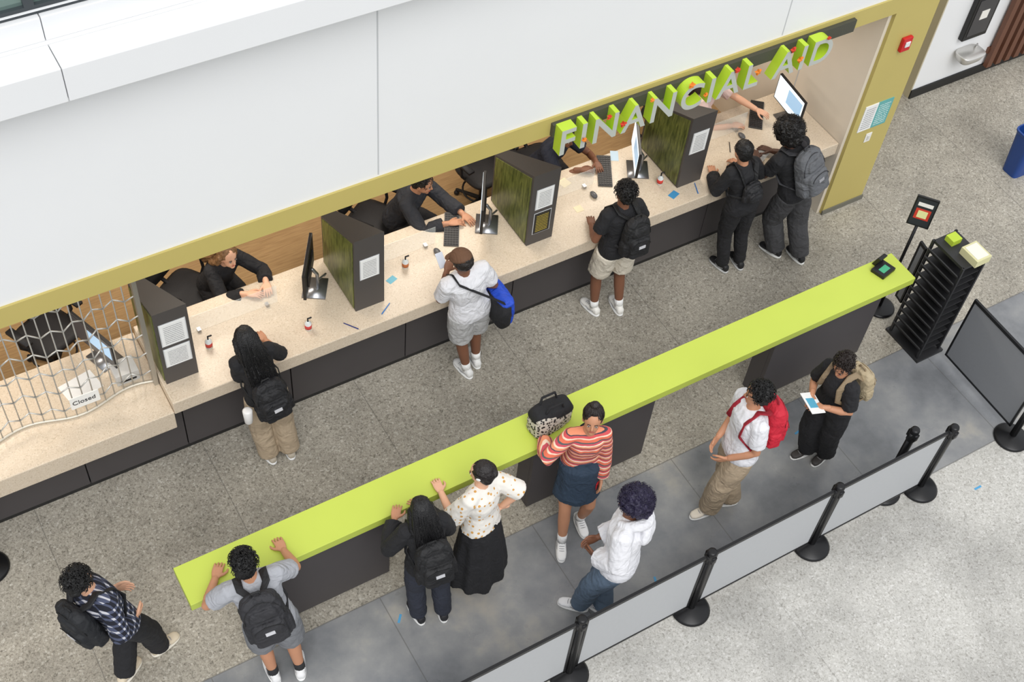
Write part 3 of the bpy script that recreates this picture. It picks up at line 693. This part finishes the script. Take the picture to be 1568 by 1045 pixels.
    fin('shoes',So,mat('shoe_%d_%d'%(shoe[0],shoe[2]),shoe,.6,var=.05),e,voxel=.007,sm=2)
    fin('soles',Sl,mat('sole_%d'%sole[0],sole,.7),e)
    lk=(150,150,154) if shoe[0]>120 else (150,150,150); fin('laces_and_trim',La,mat('lace_%d'%lk[2],lk,.7),e)
    if sock: fin('socks',Sk,cloth('sock%d'%sock[0],sock),e)
    ht,hc=hair[0],hair[1]; hm=mat('hair_%d_%d_%d'%hc,hc,.42,var=.35,vscale=60,bump=.6,bscale=120)
    Ha=Acc(); St=Acc(); cc=Hc+(hu*.032-hf*.028)*hs; rx,ry,rz=.088*hs,.098*hs,.102*hs
    def sph(th,ph,k=1.): return cc+(hr*rx*math.sin(ph)*math.cos(th)+hf*ry*math.sin(ph)*math.sin(th)+hu*rz*math.cos(ph))*k
    if ht=='afro':
        R=(hair[2] if len(hair)>2 else .15)*hs; c2=Hc+(hu*.055-hf*.03)*hs
        Ha.ell(c2,hr*R,hf*R,hu*R*.92,24,16); Ha.ell(c2-hf*.03*hs-hu*.05*hs,hr*R*.85,hf*R*.8,hu*R*.85,20,12)
        fin('hair',Ha,hm,e,voxel=.008,sm=0,disp=[(.035,.05),(.012,.022)])
        for _ in range(420):
            z=rd.uniform(-.4,1);t=rd.uniform(0,6.28);q=math.sqrt(1-z*z); dr=hr*q*math.cos(t)+hf*q*math.sin(t)+hu*z*.92
            b=c2+dr*R*.95; tg=dr.cross(V3((rd.random(),rd.random(),rd.random()))).normalized(); t2=dr.cross(tg)
            pts=[b+dr*.007*k+(tg*math.cos(k*1.5)+t2*math.sin(k*1.5))*.010 for k in range(5)]; strand(St,pts,.0028,.0012)
    elif ht=='cap':
        Ha.ell(cc-hu*.01,hr*rx*.99,hf*ry*.99,hu*rz*.9,20,12); fin('hair',Ha,hm,e,voxel=.008,sm=1,disp=[(.02,.015)])
        Cp=Acc(); c2=Hc+(hu*.045-hf*.012)*hs
        C=[];U=[];W=[]
        for k in range(9):
            ph=k/8*math.pi*.5; C.append(c2+hu*.088*hs*math.sin(ph)); rr=max(math.cos(ph),.08); U.append(hr*.092*hs*rr);W.append(hf*.108*hs*rr)
        Cp.loft(C,U,W,28); Cp.ell(c2+hu*.09*hs,hr*.008,hf*.008,hu*.006)
        C=[];U=[];W=[]
        for k in range(7):
            t=k/6; C.append(c2+(hf*(.08+.09*t)+hu*(.004-.012*t))*hs); wv=.085*math.sqrt(max(1-(t*.92)**2,.02)); U.append(hr*wv*hs); W.append(hu*.005*hs)
        Cp.loft(C,U,W,20,3); fin('baseball_cap',Cp,cloth('cap%d'%hair[2][0],hair[2]),e)
    else:
        Ha.ell(cc,hr*rx,hf*ry,hu*rz,24,16)
        Ha.ell(Hc-(hf*.05+hu*.02)*hs,hr*.078*hs,hf*.055*hs,hu*.07*hs,18,10)
        if ht=='bun': 
            bp=Hc+(hu*hair[2][1]+hf*hair[2][0])*hs; Ha.ell(bp,hr*.042*hs,hf*.042*hs,hu*.04*hs)
        if ht=='long':
            L=hair[2]*s
            pts=[Hc+(hu*.02-hf*.05)*hs,Hc-(hu*.06+hf*.085)*hs,N-f2*.10*s-sdv*.02*s,N-f2*.135*s-sdv*.14*s]
            wv=[.085,.098,.115,.12]
            if L>.2: pts.append(N-f2*.14*s-sdv*(.14*s+(L-.2)*.5)); wv.append(.115); pts.append(N-f2*.13*s-sdv*(.14*s+(L-.2))); wv.append(.07)
            dp=[.06,.05,.045,.04,.035,.02][:len(pts)]
            U=[(hr if k<2 else r2)*wv[k]*s for k in range(len(pts))]; Wd=[(hf if k<2 else f2)*dp[k]*s for k in range(len(pts))]
            Ha.loft(pts,U,Wd,22,2.6)
            for k in (-1,1): Ha.tube([Hc+(hr*.078*k-hf*.01+hu*.02)*hs,Hc+(hr*.088*k-hf*.03-hu*.06)*hs,N+r2*.10*k*s-f2*.05*s],[.03*s,.032*s,.03*s],10)
            for _ in range(150):
                w_=rd.uniform(-1,1); Q=[sph(math.pi*1.5+w_*1.3,ph) for ph in (.15,.7,1.25)]
                kk=math.sqrt(max(0,1-w_*w_*.8))
                for j in range(1,len(pts)): Q.append(pts[j]+U[j]*w_*1.0-Wd[j]*(kk*1.03)+V3((rd.uniform(-1,1),rd.uniform(-1,1),0))*.006)
                strand(St,Q,.004,.0022)
        big=.03 if ht=='curly' else .016
        fin('hair',Ha,hm,e,voxel=.0075,sm=1,disp=[(.03 if ht!='curly' else .025,big),(.01,.006)])
        if ht in('short','curly'):
            for _ in range(330):
                ph=rd.uniform(0,1.75); t=rd.uniform(0,6.28)
                b=sph(t,ph,.97)
                if (b-Hc).dot(hf)>.055*hs and (b-Hc).dot(hu)<.06*hs: continue
                dr=(b-cc).normalized(); tg=(dr.cross(V3((rd.uniform(-1,1),rd.uniform(-1,1),rd.uniform(-1,1))))).normalized()
                l=.016 if ht=='short' else .022
                Q=[b,b+dr*l*.6+tg*l*.5,b+dr*l*.9+tg*l*1.4,b+dr*l*.7+tg*l*2.1-up*.004]; strand(St,Q,.0042,.0012)
        elif ht in ('bun','tied'):
            bp=Hc+((hu*hair[2][1]+hf*hair[2][0])*hs if ht=='bun' else (-hf*.1)*hs)
            for _ in range(120):
                t=rd.uniform(0,6.28); a0=sph(t,1.35,1.01)
                if (a0-Hc).dot(hf)>.06*hs: a0=sph(t,.95,1.01)
                Q=[a0]
                for k in (.33,.66,1): 
                    q=a0.lerp(bp,k); dr=(q-cc); 
                    if k<1:
                        loc=V3((dr.dot(hr)/rx,dr.dot(hf)/ry,dr.dot(hu)/rz)); q=cc+dr*(1.02/max(loc.length,.3))
                    Q.append(q)
                strand(St,Q,.0035,.003)
    if St.V: fin('hair_strands',St,hm,e)
    return dict(e=e,O=O,N=N+O,P=P+O,r=r2,f=f2,u=sdv,s=s,SL=SL,sh=[q+O for q in sh],W=[q+O for q in W_],Hc=Hc+O,hr=hr,hf=hf,hu=hu,E=[q+O for q in E_])

def backpack(p,c,c2=None,w=.29,h=.44,dp=.15,side=0.,drop=0.,patch=(200,200,204),name='backpack',off=.0):
    s=p['s']; r,f,u=p['r'],p['f'],p['u']
    ctr=p['P']+u*(p['SL']*.62-drop)-f*(.118*s+dp*.5+off)+r*side
    e=empty(name,ctr); m=cloth('%s_%d%d%d'%((name,)+tuple(c)),c,.7); a=Acc()
    Z=[-.5,-.47,-.3,0,.25,.4,.475,.5]; kx=[.75,.93,1,1,.96,.84,.6,.3]; ky=[.6,.9,1,1,.9,.75,.5,.25]
    a.loft([u*z*h for z in Z],[r*k*w/2 for k in kx],[f*k*dp/2 for k in ky],28,3.6)
    a.loft([u*z*h-f*(dp*.5) for z in (-.43,-.4,-.1,.02,.05)],[r*k*w*.40 for k in (.8,1,1,.9,.7)],[f*k*.045 for k in (.6,1,1,.8,.4)],20,3.4)
    a.loft([u*z*h-f*(dp*.47) for z in (.12,.15,.26,.32)],[r*k*w*.34 for k in (.9,1,.9,.7)],[f*k*.028 for k in (.6,1,.8,.4)],20,3.4)
    for q in (-1,1): a.loft([u*z*h+r*q*w*.49 for z in (-.45,-.42,-.15,-.1)],[f*k*dp*.32 for k in (.8,1,1,.8)],[r*k*.02 for k in (.7,1,1,.6)],14,3)
    fin('pack_body',a,m,e,voxel=.0065,sm=2,disp=[(.06,.014)])
    b=Acc(); m2=cloth('%s_strap_%d%d%d'%((name,)+tuple(c2 or c)),c2 or tuple(int(x*.7) for x in c),.7)
    b.tube([u*h*.48+r*.035,u*h*.56+r*.03,u*h*.56-r*.03,u*h*.48-r*.035],.009,8)
    for q in (-1,1):
        sh=p['N']+r*q*.095*s-u*.0*s-ctr
        b.tube([u*h*.40+r*q*.06+f*dp*.4, sh-f*.085*s-u*.0+u*.012, sh+u*.045*s-f*.0, sh+f*.10*s-u*.07*s, sh+f*.125*s-u*.2*s+r*q*.02, sh+f*.02*s-u*.33*s+r*q*.075*s, -u*h*.36+r*q*w*.44+f*dp*.3],[.026,.03,.032,.03,.026,.018,.014],10,flat=.3,up=u)
    n=16
    b.tube([r*(w*.46*math.cos(t))+u*(h*.06+h*.38*math.sin(t))-f*(dp*.36) for t in [math.pi*k/n for k in range(n+1)]],.004,5,False)
    b.tube([r*(w*.34*math.cos(t))+u*(-h*.08+h*.10*math.sin(t))-f*(dp*.5+.042) for t in [math.pi*k/n for k in range(n+1)]],.004,5,False)
    fin('straps_and_zips',b,m2,e)
    if patch:
        g=Acc(); g.obox(-u*h*.12-f*(dp*.5+.047),r*.035,f*.003,u*.016); fin('patch',g,mat('patch_%d_%d'%(patch[0],patch[2]),patch,.6),e,smooth=False)
    return e

BLK=cloth('black',(28,28,31)); CH=cloth('charcoal',(58,58,62)); WH=cloth('white',(222,222,226),.85,.03); KH=cloth('khaki',(172,154,130))
UP=90
p=person('woman',[(2.03,6.27),(2.21,6.24)],UP,1.70,(2.0,6.44),hands=((2.08,6.66,1.05),(2.26,6.72,1.07)),fem=True,sk='b',hair=('long',(14,13,15),.56),
  shirt=dict(mat=BLK,sl=1.0),legs=dict(kind='pants',mat=KH,w=.028),shoe=(190,180,164),hpitch=25,seed=2)
backpack(p,(24,24,27),drop=.20,w=.29,h=.40)
e=empty('drink_tumbler',p['P']+V3((-.23,-.17,.02))); a=Acc(); Z=[-.09,-.08,.07,.08];R=[.03,.035,.042,.03]
a.loft([V3((0,0,z)) for z in Z],[V3((r,0,0)) for r in R],[V3((0,r,0)) for r in R],20); fin('cup',a,mat('tumbler_white',(226,224,222),.3),e)
p=person('man',[(4.05,6.30),(4.19,6.37)],UP,1.76,(3.94,6.34),hands=((3.93,6.56,1.28),(4.22,6.52,1.03)),sk='c',hair=('cap',(30,24,22),(104,74,54)),
  shirt=dict(mat=WH,sl=.75,loose=.022,hem=-.14),legs=dict(kind='shorts',mat=cloth('light_grey',(180,180,180)),t=.85),shoe=(228,228,226),sock=(236,236,234),hpitch=25,hyaw=15,seed=3)
def messenger(p,c,c2):
    ctr=p['P']+p['r']*.26-p['f']*.08-V3((0,0,.02)); e=empty('messenger_bag',ctr); a=Acc(); r,f=p['r'],p['f']; u=V3((0,0,1))
    a.loft([u*z for z in (-.15,-.14,0,.13,.15)],[f*k for k in (.15,.18,.19,.18,.13)],[r*k for k in (.05,.08,.09,.07,.03)],24,3.4)
    fin('bag_body',a,cloth('bag_blue',c,.6),e,voxel=.007,sm=2,disp=[(.05,.015)])
    a=Acc(); a.loft([u*z-r*.03-f*.045 for z in (-.16,-.14,0,.11,.12)],[f*k for k in (.12,.15,.16,.15,.12)],[r*k for k in (.05,.07,.07,.06,.03)],24,3.4); fin('bag_back',a,BLK,e)
    a=Acc(); N=p['N']-ctr
    a.tube([f*-.14+u*.1,N*.5-f*.16+r*.02,N-r*.10-f*.10+u*.00,N-r*.12+u*.05,N-r*.10+f*.11-u*.08,N*.45+f*.16,f*.14+u*.08],[.02]*7,8,flat=.3,up=u)
    a.obox(r*.092+u*.02,f*.05,r*.004,u*.03,1)
    fin('strap',a,[BLK,mat('patch_230_234',(230,230,234),.6)],e)
messenger(p,(28,72,190),None)
e=empty('smartphone',p['W'][0]+V3((.0,.11,.03))); a=Acc(); a.obox(V3((0,0,0)),V3((.036,0,0)),V3((0,.055,.045)),V3((0,-.003,.004))); fin('phone_body',a,mat('phone_white',(214,220,232),.25),e,smooth=False,bevel=.003)
p=person('man',[(5.55,6.40),(5.78,6.30)],UP,1.74,(5.67,6.42),hands=((5.52,6.62,1.06),(5.86,6.60,1.05)),sk='c',hair=('curly',(20,18,18)),
  shirt=dict(mat=BLK,sl=.62,loose=.018,hem=-.1),legs=dict(kind='shorts',mat=cloth('cream',(208,200,184)),t=.75),shoe=(236,234,228),sock=(238,238,236),hpitch=10,hyaw=0,seed=4)
backpack(p,(26,26,28),w=.27,h=.44,side=.04,drop=.03)
p=person('woman',[(7.06,6.28),(7.24,6.24)],UP,1.68,(7.04,6.44),hands=((6.98,6.68,1.05),(7.30,6.66,1.05)),fem=True,sk='b',hair=('bun',(18,17,18),(-.09,.06)),
  shirt=dict(mat=BLK,sl=1.9,loose=.014,hem=-.12),legs=dict(kind='pants',mat=BLK,w=.004),shoe=(28,28,30),sole=(200,200,198),hpitch=15,seed=5)
backpack(p,(30,30,33),w=.2,h=.2,dp=.08,drop=.05,patch=None,name='small_sling_bag')
p=person('man',[(7.68,6.20),(7.86,6.02)],100,1.78,(7.55,6.42),hands=((7.52,6.66,1.05),(7.72,6.68,1.05)),sk='d',hair=('afro',(18,15,15),.14),
  shirt=dict(mat=BLK,sl=.7,loose=.02,hem=-.1),legs=dict(kind='pants',mat=cloth('washed_black',(62,62,64)),w=.03),shoe=(30,30,32),sole=(228,228,224),hpitch=15,seed=6)
backpack(p,(94,96,100),(50,50,54),w=.32,h=.50,dp=.19,patch=(150,150,154))
p=person('man',[(.20,4.90),(.52,5.00)],25,1.76,(.13,4.96),hands=((.34,5.14,.98),(.40,4.84,.98)),sk='a',hair=('curly',(16,15,16)),
  shirt=dict(mat=plaid_material(),sl=1.7,loose=.022,hem=-.18),legs=dict(kind='pants',mat=BLK,w=.02),shoe=(214,200,176),sole=(230,224,210),hpitch=20,palm='in',seed=7)
backpack(p,(26,28,32),w=.31,h=.46)
p=person('man',[(1.22,4.36),(1.42,4.30)],80,1.76,(1.18,4.54),hands=((1.02,4.80,1.10),(1.56,4.78,1.10)),elbow=((-.9,-.3,-.5),(.9,-.5,-.5)),sk='b',hair=('curly',(16,15,16)),pel=(1.26,4.38),
  shirt=dict(mat=cloth('heather_grey',(168,170,176)),sl=.7,loose=.022,hem=-.12),legs=dict(kind='shorts',mat=cloth('mid_grey',(122,124,128)),t=.85),shoe=(226,226,226),sock=(40,40,42),hpitch=25,seed=8)
backpack(p,(40,40,44),w=.32,h=.48,dp=.17)
p=person('woman',[(2.47,4.27),(2.66,4.20)],82,1.66,(2.52,4.40),hands=((2.42,4.62,1.12),(2.66,4.60,1.12)),fem=True,sk='b',hair=('long',(15,14,16),.36),
  shirt=dict(mat=BLK,sl=1.9,loose=.02,hem=-.1),legs=dict(kind='pants',mat=cloth('dark_denim',(42,46,58)),w=.012),shoe=(36,36,40),hpitch=15,seed=9)
backpack(p,(24,24,26),w=.30,h=.42,drop=.08)
p=person('woman',[(2.98,4.34),(3.14,4.32)],110,1.68,(3.07,4.45),hands=((2.86,4.68,1.10),(3.26,4.40,.98)),fem=True,sk='a',hair=('bun',(28,22,22),(-.10,.03)),
  shirt=dict(mat=polka_material(),sl=.95,loose=.020,flare=.03,hem=.05),legs=dict(kind='skirt',mat=BLK,z=.22,w=.25),shoe=(40,38,40),hpitch=10,hyaw=20,seed=10)
a=Acc()
for q in (-1,1): a.ell(p['Hc']+p['hr']*.088*q+p['hf']*-.01+p['hu']*.03,p['hr']*.008,p['hf']*.02,p['hu']*.014)
for v_ in range(len(a.V)): a.V[v_]=tuple(V3(a.V[v_])-p['O'])
fin('hair_clips',a,mat('clip_white',(230,226,222),.4),p['e'])
p=person('woman',[(3.88,4.30),(4.14,4.42)],-112,1.70,(4.10,4.48),hands=((4.20,4.34,.80),(3.86,4.74,1.10)),elbow=(None,(-1,.1,-.9)),fem=True,sk='b',hair=('bun',(34,24,22),(-.03,.135)),
  shirt=dict(mat=stripes_material(),sl=1.88,loose=.012,hem=.12,collar=BLK),legs=dict(kind='skirt',mat=cloth('denim_blue',(44,60,78)),z=.60,w=.19),shoe=(236,236,236),sock=(230,230,230),hpitch=-8,hyaw=-14,seed=11,palm='in',pel=(4.07,4.50))
e=empty('smartphone',p['W'][0]+V3((-.03,-.01,-.09))); a=Acc(); a.obox(V3((0,0,0)),V3((.03,.02,0)),V3((0,0,.07)),V3((.003,-.004,0))); fin('phone_body',a,mat('phone_red',(200,36,48),.3),e,smooth=False,bevel=.003)
p=person('man',[(3.70,3.72),(3.86,3.60)],128,1.76,(3.93,3.66),hands=((3.70,3.66,.98),(3.80,3.80,.98)),sk='c',hair=('afro',(38,32,60),.125),
  shirt=dict(mat=WH,sl=1.92,loose=.032,hem=-.12,hood=True),legs=dict(kind='pants',mat=cloth('blue_denim',(92,110,130)),w=.02),shoe=(232,232,234),hpitch=10,hyaw=10,seed=12,pel=(3.87,3.58),palm='in')
p=person('man',[(5.22,3.97),(5.45,3.96)],165,1.76,(5.38,4.03),hands=((5.18,3.93,.96),(5.20,4.12,1.02)),sk='b',hair=('curly',(16,15,16)),
  shirt=dict(mat=WH,sl=.7,loose=.022,hem=-.1),legs=dict(kind='pants',mat=KH,w=.03),shoe=(226,216,200),hpitch=8,hyaw=-25,seed=13,palm='in')
backpack(p,(196,30,52),(150,20,40),w=.30,h=.44,dp=.17,patch=(90,20,30))
p=person('woman',[(6.42,4.06),(6.54,3.95)],185,1.66,(6.28,3.99),hands=((6.13,3.90,1.12),(6.12,4.05,1.12)),fem=True,sk='b',hair=('short',(34,24,20)),
  shirt=dict(mat=BLK,sl=.8,loose=.018,hem=-.12),legs=dict(kind='pants',mat=BLK,w=.03),shoe=(60,56,54),hpitch=35,hyaw=10,seed=14)
backpack(p,(176,160,130),(140,122,96),w=.27,h=.36,dp=.14,drop=.02,side=-.06,patch=(150,120,90))
e=empty('brochure',(6.06,3.97,1.13)); a=Acc(); a.obox(V3((0,0,.01)),V3((.02,.11,0)),V3((-.07,.012,.02)),V3((0,0,.003)),0); a.obox(V3((-.01,.0,.016)),V3((.01,.05,0)),V3((-.04,.008,.012)),V3((0,0,.002)),1); fin('pages',a,[mat('plain_paper',(240,240,238),.7),mat('brochure_blue',(90,170,200),.6)],e,smooth=False)
# bag on lime counter
e=empty('patterned_handbag',(3.98,4.87,1.07)); a=Acc()
a.loft([V3((0,0,z)) for z in (.004,.02,.12,.2,.24)],[V3((k,.03*k/.2,0)) for k in (.17,.20,.20,.18,.14)],[V3((-.01,k,0)) for k in (.09,.11,.11,.09,.05)],26,3.5)
m,nt,b_=pmat('bag_pattern',.6); tc=nd(nt,'ShaderNodeTexCoord'); ck=nd(nt,'ShaderNodeTexVoronoi'); ck.inputs['Scale'].default_value=42; nt.links.new(tc.outputs['Object'],ck.inputs['Vector'])
nt.links.new(mix_(nt,math_(nt,'LESS_THAN',ck.outputs['Distance'],.42),(186,180,168),(38,36,36)),b_.inputs['Base Color'])
fin('bag_body',a,m,e,voxel=.007,sm=2,disp=[(.05,.015)])
a=Acc(); a.loft([V3((0,0,z)) for z in (.17,.18,.245,.25)],[V3((k,.0,0)) for k in (.19,.195,.165,.13)],[V3((0,k,0)) for k in (.095,.10,.075,.05)],26,3.5)
for q in (-1,1): a.tube([(-.09,q*.05,.22),(-.06,q*.06,.32),(.06,q*.06,.32),(.09,q*.05,.22)],.011,8)
fin('bag_top_and_handles',a,BLK,e)
# staff, seated behind the counter
ST=dict(pz=.66,footz=.05)
p=person('staff_woman',[(2.20,7.62),(2.40,7.62)],-75,1.68,(2.30,7.58),hands=((2.54,7.34,1.03),(2.34,7.30,1.03)),fem=True,sk='a',hair=('long',(124,92,60),.2),shirt=dict(mat=BLK,sl=1.8,loose=.014),legs=dict(mat=BLK),pel=(2.24,7.86),hpitch=5,seed=15,**ST)
p=person('staff_man',[(4.22,7.62),(4.40,7.62)],-50,1.76,(4.24,7.60),hands=((4.52,7.30,1.03),(4.34,7.26,1.03)),sk='b',hair=('short',(30,24,20)),shirt=dict(mat=cloth('dark_slate',(40,42,48)),sl=1.8,loose=.02),legs=dict(mat=BLK),pel=(4.12,7.86),hpitch=15,seed=16,**ST)
p=person('staff_woman',[(5.78,7.62),(5.95,7.62)],-75,1.68,(5.80,7.58),hands=((6.04,7.34,1.03),(5.84,7.32,1.03)),fem=True,sk='c',hair=('bun',(20,18,18),(-.09,.04)),shirt=dict(mat=cloth('navy_print',(34,38,52)),sl=.7,loose=.016),legs=dict(mat=BLK),pel=(5.76,7.86),hpitch=15,seed=17,**ST)
p=person('staff_woman',[(7.45,7.60),(7.62,7.60)],-50,1.70,(7.52,7.44),hands=((7.90,7.16,1.12),(7.58,7.18,1.03)),fem=True,sk='a',hair=('long',(40,28,24),.2),shirt=dict(mat=cloth('blush',(222,196,190)),sl=.8,loose=.026),legs=dict(mat=BLK),pel=(7.46,7.74),hpitch=15,hyaw=30,seed=18,pz=.80,footz=.05)

# ------------------------------------------------------------ light
w=D.worlds.new('World'); SC.world=w; w.use_nodes=True; nt=w.node_tree; bg=nt.nodes['Background']
tc=nd(nt,'ShaderNodeTexCoord'); sx=nd(nt,'ShaderNodeSeparateXYZ'); nt.links.new(tc.outputs['Generated'],sx.inputs[0])
c=ramp_(nt,math_(nt,'MULTIPLY_ADD',sx.outputs[2],.5,.5),[(.3,(130,129,127)),(.5,(194,197,200)),(.7,(240,244,250)),(1,(255,255,255))])
nt.links.new(c,bg.inputs[0]); bg.inputs[1].default_value=1.05
s=D.lights.new('skylight_sun','SUN'); s.energy=1.75; s.angle=math.radians(40); s.color=(1,.99,.975)
o=D.objects.new('skylight_sun',s); COL.objects.link(o); o.rotation_euler=(math.radians(36),math.radians(-14),0)
try: SC.view_settings.view_transform='Standard'
except Exception: pass
# ------------------------------------------------------------ camera
yaw,pitch,roll=[math.radians(v) for v in (54.242,51.544,6.937)]
f=V3((math.cos(yaw)*math.cos(pitch),math.sin(yaw)*math.cos(pitch),-math.sin(pitch)))
r0=V3((math.sin(yaw),-math.cos(yaw),0)); u0=r0.cross(f)
r=r0*math.cos(roll)+u0*math.sin(roll); u=u0*math.cos(roll)-r0*math.sin(roll)
cam=D.cameras.new('camera'); cam.sensor_width=36; cam.lens=2010.3/1568*36; cam.clip_end=100
if ZOOM:
    z,cx,cy=ZOOM; cam.lens*=z; cam.shift_x=(cx-784)/1568*z; cam.shift_y=(522.5-cy)/1568*z
co=D.objects.new('camera',cam); COL.objects.link(co)
co.matrix_world=Matrix(((r.x,u.x,-f.x,0),(r.y,u.y,-f.y,0),(r.z,u.z,-f.z,10),(0,0,0,1)))
SC.camera=co
